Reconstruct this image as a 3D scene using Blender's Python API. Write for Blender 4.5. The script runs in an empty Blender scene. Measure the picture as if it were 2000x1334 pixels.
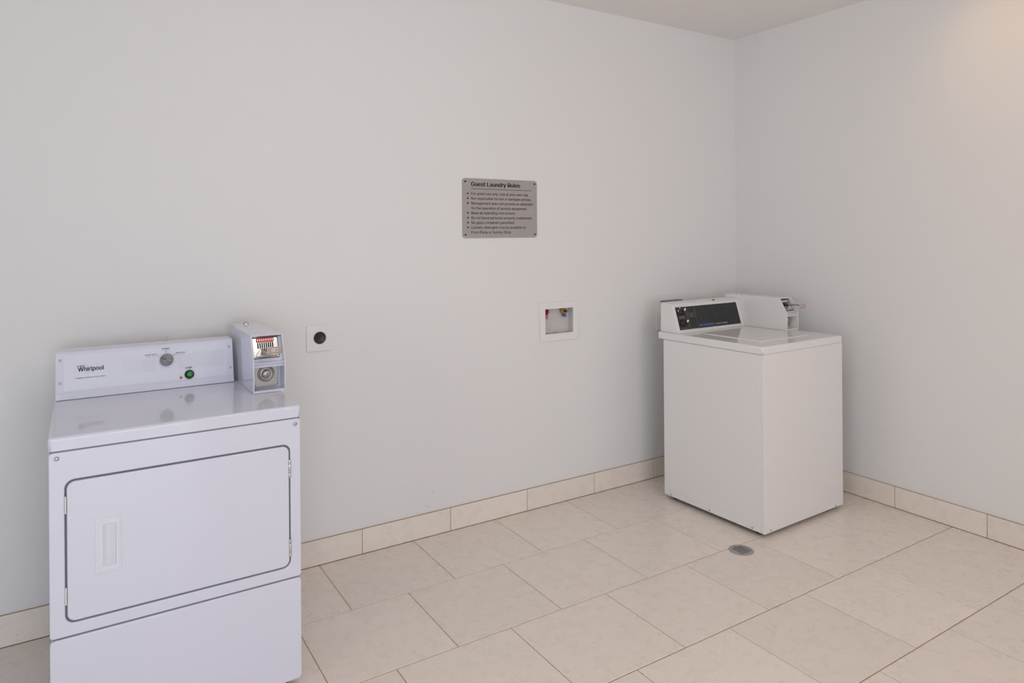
import bpy, bmesh, math, random
from mathutils import Vector, Matrix

random.seed(7)
SC = bpy.context.scene
COL = SC.collection
PI = math.pi

# ------------------------------------------------------------------ camera
CAM_POS = Vector((0.0, -3.09, 1.4717))
YAW, ROLL = 0.5611, -0.0073
_r = Vector((math.cos(YAW), -math.sin(YAW), 0))
_f = Vector((math.sin(YAW), math.cos(YAW), 0))
_u = Vector((0, 0, 1))
_r2 = _r * math.cos(ROLL) + _u * math.sin(ROLL)
_u2 = _u * math.cos(ROLL) - _r * math.sin(ROLL)
cd = bpy.data.cameras.new('camera')
cam = bpy.data.objects.new('camera', cd)
COL.objects.link(cam)
cam.matrix_world = Matrix(((_r2.x, _u2.x, -_f.x, CAM_POS.x), (_r2.y, _u2.y, -_f.y, CAM_POS.y),
                           (_r2.z, _u2.z, -_f.z, CAM_POS.z), (0, 0, 0, 1)))
cd.sensor_width = 36.0
cd.lens = 36.0 * 1350.09 / 2000.0
cd.shift_y = -(667.0 - 460.39) / 2000.0
cd.clip_start = 0.05
SC.camera = cam

# ------------------------------------------------------------------ world, lights, exposure
world = bpy.data.worlds.new('daylight')
SC.world = world
world.use_nodes = True
world.node_tree.nodes['Background'].inputs[0].default_value = (0.62, 0.74, 1.0, 1)
world.node_tree.nodes['Background'].inputs[1].default_value = 0.3

XR, ZC = 3.6934, 2.7592            # face of the right skirting tiles, ceiling height
XL, YF = -2.60, -6.60              # left wall, wall behind the camera
WX0, WX1, WZ0, WZ1 = -2.10, 1.10, 0.30, 2.40   # added window behind the camera, out of view
LY0, LY1, LZ0, LZ1 = -5.20, -2.00, 0.12, 2.20  # added glazed opening in the left wall, out of view
E_FRONT, E_LEFT, E_FILLA, E_FILLB, E_SPOT = 128, 56, 6, 26, 4.6
C_FRONT, C_LEFT, C_FILLA = (0.79, 0.88, 1.0), (1.0, 0.96, 0.90), (0.97, 1.0, 0.94)
C_FILLB, C_SPOT = (1.0, 0.74, 0.56), (1.0, 0.56, 0.16)


def add_light(name, kind, loc, direction, energy, color, **kw):
    l = bpy.data.lights.new(name, kind)
    l.energy = energy
    l.color = color
    for k, v in kw.items():
        setattr(l, k, v)
    o = bpy.data.objects.new(name, l)
    COL.objects.link(o)
    o.location = loc
    o.rotation_euler = Vector(direction).to_track_quat('-Z', 'Y').to_euler()
    return o


# area lights added as daylight outside the two added windows
add_light('added_window_light', 'AREA', ((WX0 + WX1) / 2, YF - 0.16, (WZ0 + WZ1) / 2), (0, 1, 0), E_FRONT, C_FRONT,
          shape='RECTANGLE', size=WX1 - WX0, size_y=WZ1 - WZ0)
add_light('added_side_light', 'AREA', (XL - 0.16, (LY0 + LY1) / 2, (LZ0 + LZ1) / 2), (1, 0, 0), E_LEFT, C_LEFT,
          shape='RECTANGLE', size=LY1 - LY0, size_y=LZ1 - LZ0)

SC.view_settings.view_transform = 'Standard'
SC.view_settings.look = 'None'
SC.view_settings.gamma = 1.0
SC.view_settings.use_curve_mapping = False
SC.view_settings.exposure = -0.03


# ------------------------------------------------------------------ materials
def mat(name, color, rough=0.5, metal=0.0, spec=0.5, coat=0.0, bump=None, noise=None, emit=None):
    m = bpy.data.materials.new(name)
    m.use_nodes = True
    nt = m.node_tree
    b = nt.nodes['Principled BSDF']
    b.inputs['Base Color'].default_value = (*color, 1)
    b.inputs['Roughness'].default_value = rough
    b.inputs['Metallic'].default_value = metal
    b.inputs['Specular IOR Level'].default_value = spec
    b.inputs['Coat Weight'].default_value = coat
    b.inputs['Coat Roughness'].default_value = 0.05
    if emit:
        b.inputs['Emission Color'].default_value = (*emit[0], 1)
        b.inputs['Emission Strength'].default_value = emit[1]
    tc = nt.nodes.new('ShaderNodeTexCoord')
    if noise:                               # (scale, amount): slight colour variation
        n = nt.nodes.new('ShaderNodeTexNoise')
        n.inputs['Scale'].default_value = noise[0]
        n.inputs['Detail'].default_value = 4
        nt.links.new(tc.outputs['Object'], n.inputs['Vector'])
        r = nt.nodes.new('ShaderNodeValToRGB')
        a = noise[1]
        r.color_ramp.elements[0].position = 0.3
        r.color_ramp.elements[1].position = 0.7
        r.color_ramp.elements[0].color = (*[c * (1 - a) for c in color], 1)
        r.color_ramp.elements[1].color = (*[min(1, c * (1 + a)) for c in color], 1)
        nt.links.new(n.outputs['Fac'], r.inputs['Fac'])
        nt.links.new(r.outputs['Color'], b.inputs['Base Color'])
    if bump:                                # (scale, strength)
        n = nt.nodes.new('ShaderNodeTexNoise')
        n.inputs['Scale'].default_value = bump[0]
        n.inputs['Detail'].default_value = 3
        nt.links.new(tc.outputs['Object'], n.inputs['Vector'])
        bp = nt.nodes.new('ShaderNodeBump')
        bp.inputs['Strength'].default_value = bump[1]
        bp.inputs['Distance'].default_value = 0.002
        nt.links.new(n.outputs['Fac'], bp.inputs['Height'])
        nt.links.new(bp.outputs['Normal'], b.inputs['Normal'])
    return m


def tile_material():
    m = bpy.data.materials.new('cream_porcelain_tile')
    m.use_nodes = True
    nt = m.node_tree
    N, L = nt.nodes, nt.links
    b = N['Principled BSDF']
    tc = N.new('ShaderNodeTexCoord')
    oi = N.new('ShaderNodeObjectInfo')
    add = N.new('ShaderNodeVectorMath')
    add.operation = 'ADD'
    mul = N.new('ShaderNodeVectorMath')
    mul.operation = 'SCALE'
    mul.inputs['Scale'].default_value = 31.0
    comb = N.new('ShaderNodeCombineXYZ')
    for s in 'XYZ':
        L.new(oi.outputs['Random'], comb.inputs[s])
    L.new(comb.outputs[0], mul.inputs[0])
    L.new(tc.outputs['Object'], add.inputs[0])
    L.new(mul.outputs[0], add.inputs[1])

    def noise(scale, detail, dist=0.0):
        n = N.new('ShaderNodeTexNoise')
        n.inputs['Scale'].default_value = scale
        n.inputs['Detail'].default_value = detail
        n.inputs['Distortion'].default_value = dist
        L.new(add.outputs[0], n.inputs['Vector'])
        return n
    cloud = noise(16.0, 9, 0.0)
    cloud.inputs['Roughness'].default_value = 0.62
    ramp = N.new('ShaderNodeValToRGB')
    e = ramp.color_ramp.elements
    e[0].position, e[1].position = 0.34, 0.68
    e[0].color = (0.826, 0.748, 0.674, 1)
    e[1].color = (0.852, 0.777, 0.706, 1)
    L.new(cloud.outputs['Fac'], ramp.inputs['Fac'])
    vein = noise(17.0, 9, 0.3)
    vr = N.new('ShaderNodeValToRGB')
    ve = vr.color_ramp.elements
    ve[0].position, ve[1].position = 0.488, 0.512
    ve[0].color = (0, 0, 0, 1)
    ve[1].color = (0, 0, 0, 1)
    mid = ve.new(0.5)
    mid.color = (1, 1, 1, 1)
    L.new(vein.outputs['Fac'], vr.inputs['Fac'])
    patch = noise(3.2, 2)
    pr = N.new('ShaderNodeValToRGB')
    pr.color_ramp.elements[0].position = 0.5
    pr.color_ramp.elements[1].position = 0.68
    L.new(patch.outputs['Fac'], pr.inputs['Fac'])
    vm = N.new('ShaderNodeMath')
    vm.operation = 'MULTIPLY'
    L.new(vr.outputs['Color'], vm.inputs[0])
    L.new(pr.outputs['Color'], vm.inputs[1])
    vm2 = N.new('ShaderNodeMath')
    vm2.operation = 'MULTIPLY'
    vm2.inputs[1].default_value = 0.05
    L.new(vm.outputs[0], vm2.inputs[0])
    mx = N.new('ShaderNodeMixRGB')
    mx.inputs['Color2'].default_value = (0.44, 0.34, 0.26, 1)
    L.new(vm2.outputs[0], mx.inputs['Fac'])
    L.new(ramp.outputs['Color'], mx.inputs['Color1'])
    # sparse dark specks
    vo = N.new('ShaderNodeTexVoronoi')
    vo.inputs['Scale'].default_value = 9.0
    L.new(add.outputs[0], vo.inputs['Vector'])
    lt = N.new('ShaderNodeMath')
    lt.operation = 'LESS_THAN'
    lt.inputs[1].default_value = 0.028
    L.new(vo.outputs['Distance'], lt.inputs[0])
    sep = N.new('ShaderNodeSeparateColor')
    L.new(vo.outputs['Color'], sep.inputs[0])
    gt = N.new('ShaderNodeMath')
    gt.operation = 'GREATER_THAN'
    gt.inputs[1].default_value = 0.80
    L.new(sep.outputs[0], gt.inputs[0])
    sm = N.new('ShaderNodeMath')
    sm.operation = 'MULTIPLY'
    L.new(lt.outputs[0], sm.inputs[0])
    L.new(gt.outputs[0], sm.inputs[1])
    mx2 = N.new('ShaderNodeMixRGB')
    mx2.inputs['Color2'].default_value = (0.22, 0.17, 0.13, 1)
    L.new(sm.outputs[0], mx2.inputs['Fac'])
    L.new(mx.outputs[0], mx2.inputs['Color1'])
    # tile to tile tone
    hs = N.new('ShaderNodeHueSaturation')
    mr = N.new('ShaderNodeMapRange')
    mr.inputs['To Min'].default_value = 0.97
    mr.inputs['To Max'].default_value = 1.03
    L.new(oi.outputs['Random'], mr.inputs['Value'])
    L.new(mr.outputs[0], hs.inputs['Value'])
    L.new(mx2.outputs[0], hs.inputs['Color'])
    L.new(hs.outputs[0], b.inputs['Base Color'])
    rr = N.new('ShaderNodeMapRange')
    rr.inputs['To Min'].default_value = 0.22
    rr.inputs['To Max'].default_value = 0.34
    L.new(cloud.outputs['Fac'], rr.inputs['Value'])
    L.new(rr.outputs[0], b.inputs['Roughness'])
    b.inputs['Specular IOR Level'].default_value = 0.45
    return m


M = {}
M['wall'] = mat('white_wall_paint', (0.795, 0.788, 0.785), 0.6, spec=0.3, bump=(260, 0.12))
M['ceiling'] = mat('white_ceiling_paint', (0.90, 0.87, 0.855), 0.8, spec=0.2, bump=(200, 0.1))
M['tile'] = tile_material()
M['grout'] = mat('tan_grout', (0.43, 0.305, 0.215), 0.9, noise=(60, 0.15))
M['enamel'] = mat('white_enamel', (0.70, 0.71, 0.81), 0.07, spec=0.5, bump=(420, 0.012))
M['enamel_warm'] = mat('off_white_enamel', (0.79, 0.775, 0.77), 0.11, spec=0.5, bump=(420, 0.012))
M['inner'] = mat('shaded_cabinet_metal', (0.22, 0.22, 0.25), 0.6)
M['plastic'] = mat('white_plastic', (0.80, 0.79, 0.785), 0.35, noise=(30, 0.01))
M['recess'] = mat('greyer_recess_plastic', (0.60, 0.565, 0.55), 0.45, noise=(25, 0.04))  # darker and greyer than the frame plastic
M['overlay'] = mat('console_overlay', (0.70, 0.71, 0.80), 0.28, bump=(500, 0.01))
M['pull'] = mat('door_pull_plastic', (0.74, 0.745, 0.83), 0.3)
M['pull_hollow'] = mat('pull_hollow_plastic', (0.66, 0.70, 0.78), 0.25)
M['dark'] = mat('dark_hollow', (0.012, 0.012, 0.012), 0.7)
M['black'] = mat('black_plastic', (0.018, 0.018, 0.018), 0.4)
M['foot'] = mat('black_rubber', (0.02, 0.02, 0.02), 0.8)
M['chrome'] = mat('bright_chrome', (0.60, 0.59, 0.58), 0.20, metal=1.0, noise=(25, 0.03))
M['steel'] = mat('brushed_steel', (0.42, 0.395, 0.36), 0.42, metal=0.9, noise=(60, 0.06))
M['screw'] = mat('zinc_screw', (0.46, 0.46, 0.48), 0.35, metal=0.9, noise=(90, 0.1))
M['grey_knob'] = mat('grey_knob_plastic', (0.24, 0.24, 0.255), 0.4, noise=(40, 0.03))
M['knob_mark'] = mat('knob_mark', (0.03, 0.03, 0.035), 0.5)
M['ink'] = mat('dark_print', (0.035, 0.035, 0.05), 0.7, spec=0.05)
M['ink_soft'] = mat('grey_print', (0.33, 0.33, 0.37), 0.5)
M['stripe'] = mat('pale_grey_stripe_print', (0.60, 0.60, 0.65), 0.45)
M['gold'] = mat('gold_print', (0.60, 0.52, 0.33), 0.45)
M['green'] = mat('green_button', (0.035, 0.24, 0.045), 0.3, noise=(80, 0.1))
M['green_dark'] = mat('dark_green_bezel', (0.006, 0.035, 0.018), 0.35)
M['amber'] = mat('amber_lens', (0.50, 0.16, 0.055), 0.3)
M['red'] = mat('red_label', (0.60, 0.03, 0.05), 0.4)
M['red_pale'] = mat('faded_red_label', (0.42, 0.16, 0.16), 0.4)
M['white_print'] = mat('white_print', (0.85, 0.83, 0.83), 0.5)
M['sign'] = mat('brushed_grey_sign', (0.385, 0.355, 0.350), 0.45, metal=0.0, noise=(14, 0.03))
M['sign_ink'] = mat('sign_print', (0.030, 0.024, 0.026), 0.8, spec=0.04)
M['panel_dark'] = mat('charcoal_fascia', (0.020, 0.022, 0.022), 0.22, noise=(20, 0.1))
M['fascia_line'] = mat('fascia_line', (0.22, 0.21, 0.19), 0.4)
M['blue_print'] = mat('blue_print', (0.10, 0.20, 0.48), 0.6, spec=0.1)
M['drain'] = mat('dull_nickel_drain', (0.42, 0.39, 0.39), 0.45, metal=0.25, noise=(60, 0.08))
M['brass'] = mat('brass', (0.42, 0.25, 0.09), 0.35, metal=0.8)
M['brass_dark'] = mat('dark_brass', (0.10, 0.05, 0.02), 0.4, metal=0.5)
M['valve_red'] = mat('red_valve', (0.25, 0.02, 0.03), 0.4)
M['valve_pink'] = mat('faded_red_tag', (0.45, 0.14, 0.17), 0.5)
M['valve_blue'] = mat('blue_valve', (0.035, 0.08, 0.28), 0.4)
M['grime'] = mat('grime', (0.24, 0.21, 0.16), 0.9)
M['frame_white'] = mat('white_window_frame', (0.75, 0.75, 0.75), 0.4)
M['lamp'] = mat('lamp_lens', (1, 0.95, 0.85), 0.4, emit=((1.0, 0.83, 0.62), 6.0))
M['lamp_cool'] = mat('lamp_diffuser', (1, 0.97, 0.92), 0.4, emit=((1.0, 0.91, 0.82), 3.0))
M['lamp_rim'] = mat('white_lamp_trim', (0.75, 0.75, 0.74), 0.4)


def glass_material():
    m = bpy.data.materials.new('window_glass')
    m.use_nodes = True
    nt = m.node_tree
    nt.nodes.clear()
    o = nt.nodes.new('ShaderNodeOutputMaterial')
    t = nt.nodes.new('ShaderNodeBsdfTransparent')
    g = nt.nodes.new('ShaderNodeBsdfGlossy')
    g.inputs['Roughness'].default_value = 0.02
    fr = nt.nodes.new('ShaderNodeFresnel')
    fr.inputs['IOR'].default_value = 1.45
    mx = nt.nodes.new('ShaderNodeMixShader')
    nt.links.new(fr.outputs[0], mx.inputs[0])
    nt.links.new(t.outputs[0], mx.inputs[1])
    nt.links.new(g.outputs[0], mx.inputs[2])
    nt.links.new(mx.outputs[0], o.inputs[0])
    return m


M['glass'] = glass_material()


try:                                     # the plain grotesque that ships with Blender; its built-in face otherwise
    import os
    FONT = bpy.data.fonts.load(os.path.join(bpy.utils.system_resource('DATAFILES'), 'fonts', 'Inter.woff2'))
except Exception:
    FONT = None


# ------------------------------------------------------------------ mesh helpers
def finish(name, bm, material, parent=None, bevel=0.0, seg=2, limit=30, only=None):
    """link one bmesh as one object; optional bevel of its sharp edges"""
    bmesh.ops.recalc_face_normals(bm, faces=bm.faces[:])
    if bevel > 0:
        es = [e for e in bm.edges if len(e.link_faces) == 2 and e.calc_face_angle(0) > math.radians(limit)
              and (only is None or only(e))]
        res = bmesh.ops.bevel(bm, geom=es, offset=bevel, segments=seg, profile=0.5, affect='EDGES', clamp_overlap=True)
        for f in res['faces']:
            f.smooth = True
    me = bpy.data.meshes.new(name)
    bm.to_mesh(me)
    bm.free()
    me.materials.append(M[material])
    o = bpy.data.objects.new(name, me)
    COL.objects.link(o)
    if parent is not None:
        o.parent = parent
    return o


def tag(o, label, cat, group=None):
    o['label'] = label
    o['category'] = cat
    if group:
        o['group'] = group
    return o


def thing(name, label, cat, loc=(0, 0, 0), rotz=0.0, group=None):
    o = bpy.data.objects.new(name, None)
    o.empty_display_size = 0.1
    COL.objects.link(o)
    o.location = loc
    o.rotation_euler = (0, 0, rotz)
    return tag(o, label, cat, group)


def structure(o):
    o['kind'] = 'structure'
    return o


class Fr:
    """a drawing plane: origin, right, up, outward normal"""
    def __init__(s, O, U, V):
        s.O, s.U, s.V = Vector(O), Vector(U).normalized(), Vector(V).normalized()
        s.N = s.U.cross(s.V).normalized()

    def p(s, u, v, d=0.0):
        return s.O + s.U * u + s.V * v + s.N * d


def box(bm, x0, x1, y0, y1, z0, z1):
    v = [bm.verts.new((x, y, z)) for x in (x0, x1) for y in (y0, y1) for z in (z0, z1)]
    for f in ((0, 1, 3, 2), (4, 6, 7, 5), (0, 4, 5, 1), (2, 3, 7, 6), (0, 2, 6, 4), (1, 5, 7, 3)):
        bm.faces.new([v[i] for i in f])
    return bm


def prism(bm, pts, F, d0, d1):
    lo = [bm.verts.new(F.p(u, v, d0)) for u, v in pts]
    hi = [bm.verts.new(F.p(u, v, d1)) for u, v in pts]
    n = len(pts)
    bm.faces.new(hi)
    bm.faces.new(lo[::-1])
    for i in range(n):
        bm.faces.new((lo[i], lo[(i + 1) % n], hi[(i + 1) % n], hi[i]))
    return bm


def rrect(u0, u1, v0, v1, r=0.0, n=5):
    if r <= 0:
        return [(u0, v0), (u1, v0), (u1, v1), (u0, v1)]
    out = []
    for cx, cy, a0 in ((u1 - r, v0 + r, -PI / 2), (u1 - r, v1 - r, 0), (u0 + r, v1 - r, PI / 2), (u0 + r, v0 + r, PI)):
        for i in range(n + 1):
            a = a0 + PI / 2 * i / n
            out.append((cx + r * math.cos(a), cy + r * math.sin(a)))
    return out


def circle(u, v, r, n=24, ry=None):
    ry = ry or r
    return [(u + r * math.cos(2 * PI * i / n), v + ry * math.sin(2 * PI * i / n)) for i in range(n)]


def frame_ring(bm, outer, inner, F, d0, d1):
    """a frame between two outlines with the same number of points"""
    n = len(outer)
    rings = [[bm.verts.new(F.p(u, v, d)) for u, v in o] for o, d in ((outer, d0), (outer, d1), (inner, d1), (inner, d0))]
    for k in range(4):
        a, b = rings[k], rings[(k + 1) % 4]
        for i in range(n):
            bm.faces.new((a[i], a[(i + 1) % n], b[(i + 1) % n], b[i]))
    return bm


def lathe(bm, prof, F, u, v, n=28):
    """prof: (radius, height along the normal) from the axis or the rim outward"""
    rings = []
    for r, d in prof:
        if r < 1e-6:
            rings.append([bm.verts.new(F.p(u, v, d))])
        else:
            rings.append([bm.verts.new(F.p(u + r * math.cos(2 * PI * i / n), v + r * math.sin(2 * PI * i / n), d)) for i in range(n)])
    for a, b in zip(rings, rings[1:]):
        for i in range(n):
            j = (i + 1) % n
            if len(a) == 1 and len(b) == 1:
                continue
            if len(a) == 1:
                f = bm.faces.new((a[0], b[i], b[j]))
            elif len(b) == 1:
                f = bm.faces.new((a[i], a[j], b[0]))
            else:
                f = bm.faces.new((a[i], a[j], b[j], b[i]))
            f.smooth = True
    return bm


def B():
    return bmesh.new()


def screw_head(name, parent, F, u, v, r=0.005, h=0.0025, material='screw'):
    bm = lathe(B(), [(r, 0), (r, h * 0.4), (r * 0.8, h * 0.85), (r * 0.4, h), (0, h)], F, u, v, 14)
    return finish(name, bm, material, parent)


def glyph_mesh(name, body):
    cu = bpy.data.curves.new(name, 'FONT')
    cu.body = body
    cu.size = 1.0
    if FONT:
        cu.font = FONT
    cu.resolution_u = 3
    t = bpy.data.objects.new('tmp', cu)
    COL.objects.link(t)
    dg = bpy.context.evaluated_depsgraph_get()
    me = bpy.data.meshes.new_from_object(t.evaluated_get(dg))
    bpy.data.objects.remove(t)
    bpy.data.curves.remove(cu)
    return me


_h = glyph_mesh('cap', 'H')
CAP = max(q.co.y for q in _h.vertices)          # height of a capital at size 1
bpy.data.meshes.remove(_h)


def text(name, body, F, u, v, height, material, parent, width=None, align='LEFT', bold=0.0, d=0.0005):
    """flat lettering; height = height of a capital; width stretches or squeezes the line to fit;
    bold = extra stroke width as a share of the capital height"""
    src = glyph_mesh(name, body)
    xs = [q.co.x for q in src.vertices]
    x0, x1 = min(xs), max(xs)
    s = height / CAP
    sx = s if width is None else width / (x1 - x0)
    w = (x1 - x0) * sx
    off = {'LEFT': 0.0, 'CENTER': -w / 2, 'RIGHT': -w}[align]
    vs, fs = [], []
    for k, db in enumerate((0.0,) if bold <= 0 else (-0.5 * bold * height, 0.0, 0.5 * bold * height)):
        n = len(vs)
        vs += [F.p(u + off + (q.co.x - x0) * sx + db, v + q.co.y * s, d + 0.00003 * k) for q in src.vertices]
        fs += [tuple(n + i for i in p.vertices) for p in src.polygons]
    bpy.data.meshes.remove(src)
    me = bpy.data.meshes.new(name)
    me.from_pydata(vs, [], fs)
    me.materials.append(M[material])
    o = bpy.data.objects.new(name, me)
    COL.objects.link(o)
    o.parent = parent
    return o


# ------------------------------------------------------------------ the room
FLECKS = ((1.4746, 0.2146, 0.0019), (1.4456, 0.1476, 0.0021), (1.2831, 0.2165, 0.0014), (1.4350, 0.1993, 0.0012), (1.5400, 0.1689, 0.0014), (1.3613, 0.1463, 0.0010), (1.3962, 0.1263, 0.0010))
TS = 0.458                      # tile module along the back wall
TB = 0.445                      # row depth
ROW0 = 0.4381
GAP = 0.0032
WY = 0.007                      # plane of the painted back wall
WX = XR + 0.007                 # plane of the painted right wall
BBH = 0.1154                    # skirting height

# floor: grout bed + one object per tile
bm = box(B(), XL, WX, YF, WY, -0.06, -0.0014)
floor = structure(finish('floor', bm, 'grout'))
_tile_cache = {}


def tile_mesh(w, d, h=0.012, bev=0.0012):
    k = (round(w, 4), round(d, 4), round(h, 4))
    if k not in _tile_cache:
        bm = box(B(), -w / 2, w / 2, -d / 2, d / 2, -h, 0)
        es = [e for e in bm.edges if all(abs(q.co.z) < 1e-6 for q in e.verts)]
        bmesh.ops.recalc_face_normals(bm, faces=bm.faces[:])
        bmesh.ops.bevel(bm, geom=es, offset=bev, segments=1, affect='EDGES')
        me = bpy.data.meshes.new('tile')
        bm.to_mesh(me)
        bm.free()
        me.materials.append(M['tile'])
        _tile_cache[k] = me
    return _tile_cache[k]


def place_tile(parent, x0, x1, y0, y1, z=0.0):
    if x1 - x0 < 0.006 or y1 - y0 < 0.006:
        return
    o = bpy.data.objects.new('tile', tile_mesh(x1 - x0, y1 - y0))
    COL.objects.link(o)
    o.parent = parent
    o.location = ((x0 + x1) / 2, (y0 + y1) / 2, z + random.uniform(-0.0002, 0.0002))


row_x = [0.908, 1.1481, 0.9101, 1.5943, 2.2735]
g = GAP / 2
for r in range(15):
    ytop = 0.0 if r == 0 else -(ROW0 + (r - 1) * TB)
    ybot = max(-(ROW0 + r * TB), YF)
    if ytop <= YF:
        break
    xs = row_x[r] if r < 5 else row_x[3 + (r - 5) % 2]
    n0 = math.floor((XL - xs) / TS)
    gy = g * (1.5 if r in (2, 3, 4) else 1.0)
    for n in range(n0, n0 + 18):
        a, b = xs + n * TS, xs + (n + 1) * TS
        a, b = max(a, XL), min(b, XR)
        if b <= a:
            continue
        place_tile(floor, a + g, b - g, ybot + gy, ytop - gy)

# walls (back wall with two pockets for the valve boxes)
VB = [(2.1166, 2.3770), (2.9720, 3.2324)]     # outer frames of the valve boxes
VZ = (0.8932, 1.1050)
PI_IN = 0.036                                  # frame width


def wall_with_holes(name, x0, x1, z0, z1, y0, y1, holes):
    bm = B()
    xs = sorted({x0, x1, *[h[0] for h in holes], *[h[1] for h in holes]})
    for a, b in zip(xs, xs[1:]):
        hz = [h for h in holes if h[0] < (a + b) / 2 < h[1]]
        if not hz:
            box(bm, a, b, y0, y1, z0, z1)
        else:
            h = hz[0]
            box(bm, a, b, y0, y1, z0, h[2])
            box(bm, a, b, y0, y1, h[3], z1)
    bmesh.ops.remove_doubles(bm, verts=bm.verts[:], dist=1e-5)
    dup = {}
    for f in bm.faces[:]:
        dup.setdefault(tuple(sorted(v.index for v in f.verts)), []).append(f)
    bm.verts.index_update()
    dup = {}
    for f in bm.faces[:]:
        dup.setdefault(tuple(sorted(v.index for v in f.verts)), []).append(f)
    kill = [f for fs in dup.values() if len(fs) > 1 for f in fs]
    bmesh.ops.delete(bm, geom=kill, context='FACES')
    return structure(finish(name, bm, 'wall'))


holes = [(a + PI_IN - 0.004, b - PI_IN + 0.004, VZ[0] + PI_IN, VZ[1] - PI_IN + 0.004) for a, b in VB]
wall_back = wall_with_holes('wall_back', XL - 0.1, WX + 0.1, -0.06, ZC + 0.1, WY, WY + 0.12, holes)
wall_right = structure(finish('wall_right', box(B(), WX, WX + 0.1, YF, WY, -0.06, ZC + 0.1), 'wall'))
bm = B()
box(bm, XL - 0.1, XL, YF, LY0, -0.06, ZC + 0.1)
box(bm, XL - 0.1, XL, LY1, WY, -0.06, ZC + 0.1)
box(bm, XL - 0.1, XL, LY0, LY1, -0.06, LZ0)
box(bm, XL - 0.1, XL, LY0, LY1, LZ1, ZC + 0.1)
wall_left = structure(finish('wall_left', bm, 'wall'))
FL = Fr((XL, LY0, LZ0), (0, 1, 0), (0, 0, 1))
win2 = structure(finish('added_window_2', frame_ring(B(), rrect(0, LY1 - LY0, 0, LZ1 - LZ0), rrect(0.05, LY1 - LY0 - 0.05, 0.05, LZ1 - LZ0 - 0.05), FL, -0.08, 0.01), 'frame_white', bevel=0.003))  # added window, out of view, for the side light
ym = (LY0 + LY1) / 2
finish('mullion', box(B(), XL - 0.07, XL, ym - 0.025, ym + 0.025, LZ0 + 0.05, LZ1 - 0.05), 'frame_white', win2, bevel=0.003)
for a, b in ((LY0 + 0.05, ym - 0.025), (ym + 0.025, LY1 - 0.05)):
    finish('pane', box(B(), XL - 0.045, XL - 0.040, a, b, LZ0 + 0.05, LZ1 - 0.05), 'glass', win2)
wall_front = wall_with_holes('wall_front', XL - 0.1, WX + 0.1, -0.06, ZC + 0.1, YF - 0.12, YF, [(WX0, WX1, WZ0, WZ1)])
ceiling = structure(finish('ceiling', box(B(), XL, WX, YF, WY, ZC, ZC + 0.1), 'ceiling'))

# a few dark flecks on the paint above the skirting
FB = Fr((0, WY, 0), (1, 0, 0), (0, 0, 1))
for u, v, r in FLECKS:
    finish('fleck', prism(B(), circle(u, v, r, 8), FB, -0.0004, 0.0004), 'grime', wall_back)

# added window behind the camera, there to carry the front light
FW = Fr((WX0, YF, WZ0), (-1, 0, 0), (0, 0, 1))     # faces +y
win = structure(finish('added_window_1', frame_ring(B(), [(0.0, 0.0), (-(WX1 - WX0), 0), (-(WX1 - WX0), WZ1 - WZ0), (0, WZ1 - WZ0)],
                       [(-0.05, 0.05), (-(WX1 - WX0) + 0.05, 0.05), (-(WX1 - WX0) + 0.05, WZ1 - WZ0 - 0.05), (-0.05, WZ1 - WZ0 - 0.05)],
                       FW, -0.08, 0.01), 'frame_white', bevel=0.003))
xm = (WX0 + WX1) / 2
finish('mullion', box(B(), xm - 0.025, xm + 0.025, YF - 0.07, YF, WZ0 + 0.05, WZ1 - 0.05), 'frame_white', win, bevel=0.003)
for a, b in ((WX0 + 0.05, xm - 0.025), (xm + 0.025, WX1 - 0.05)):
    finish('pane', box(B(), a, b, YF - 0.045, YF - 0.040, WZ0 + 0.05, WZ1 - 0.05), 'glass', win)

# skirting tiles
bb_back = structure(finish('baseboard_back', box(B(), XL, WX, 0.0015, WY, 0, BBH + 0.0005), 'grout'))
x = 1.1104 - 9 * TS
while x < XR:
    a, b = max(x, XL) + g, min(x + TS, XR) - g
    if b - a > 0.01:
        bm = box(B(), a, b, 0.0, WY - 0.001, 0.0016, BBH - 0.0014)
        finish('tile', bm, 'tile', bb_back, bevel=0.001, seg=1)
    x += TS
bb_right = structure(finish('baseboard_right', box(B(), XR + 0.0015, WX, YF, 0.0, 0, BBH + 0.0005), 'grout'))
y = -1.042 + 3 * 0.4439
while y > YF:
    a, b = min(y, 0.0) - g, max(y - 0.4439, YF) + g
    if a - b > 0.01:
        bm = box(B(), XR, WX - 0.001, b, a, 0.0016, BBH - 0.0014)
        finish('tile', bm, 'tile', bb_right, bevel=0.001, seg=1)
    y -= 0.4439

# ------------------------------------------------------------------ ceiling downlight, and unseen fill lamps added to brighten the room
def downlight(loc, label, energy, aim):
    t = thing('recessed_downlight', label, 'ceiling light', loc)
    F = Fr((0, 0, 0), (1, 0, 0), (0, -1, 0))       # faces down
    finish('trim_ring', lathe(B(), [(0.060, 0.0), (0.085, 0.0), (0.085, 0.006), (0.062, 0.008), (0.060, 0.0)], F, 0, 0, 32), 'lamp_rim', t)
    finish('lens', lathe(B(), [(0.058, 0.0005), (0.055, 0.002), (0, 0.002)], F, 0, 0, 32), 'lamp', t)
    l = add_light('downlight_beam', 'SPOT', (0, 0, -0.02), aim, energy, C_SPOT, spot_size=math.radians(84), spot_blend=1.0, shadow_soft_size=0.05)
    l.parent = t
    return t


downlight((3.12, -1.62, ZC), 'small round recessed downlight shining warm on the right wall', E_SPOT, (0.60, 0.02, -0.52))


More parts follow.
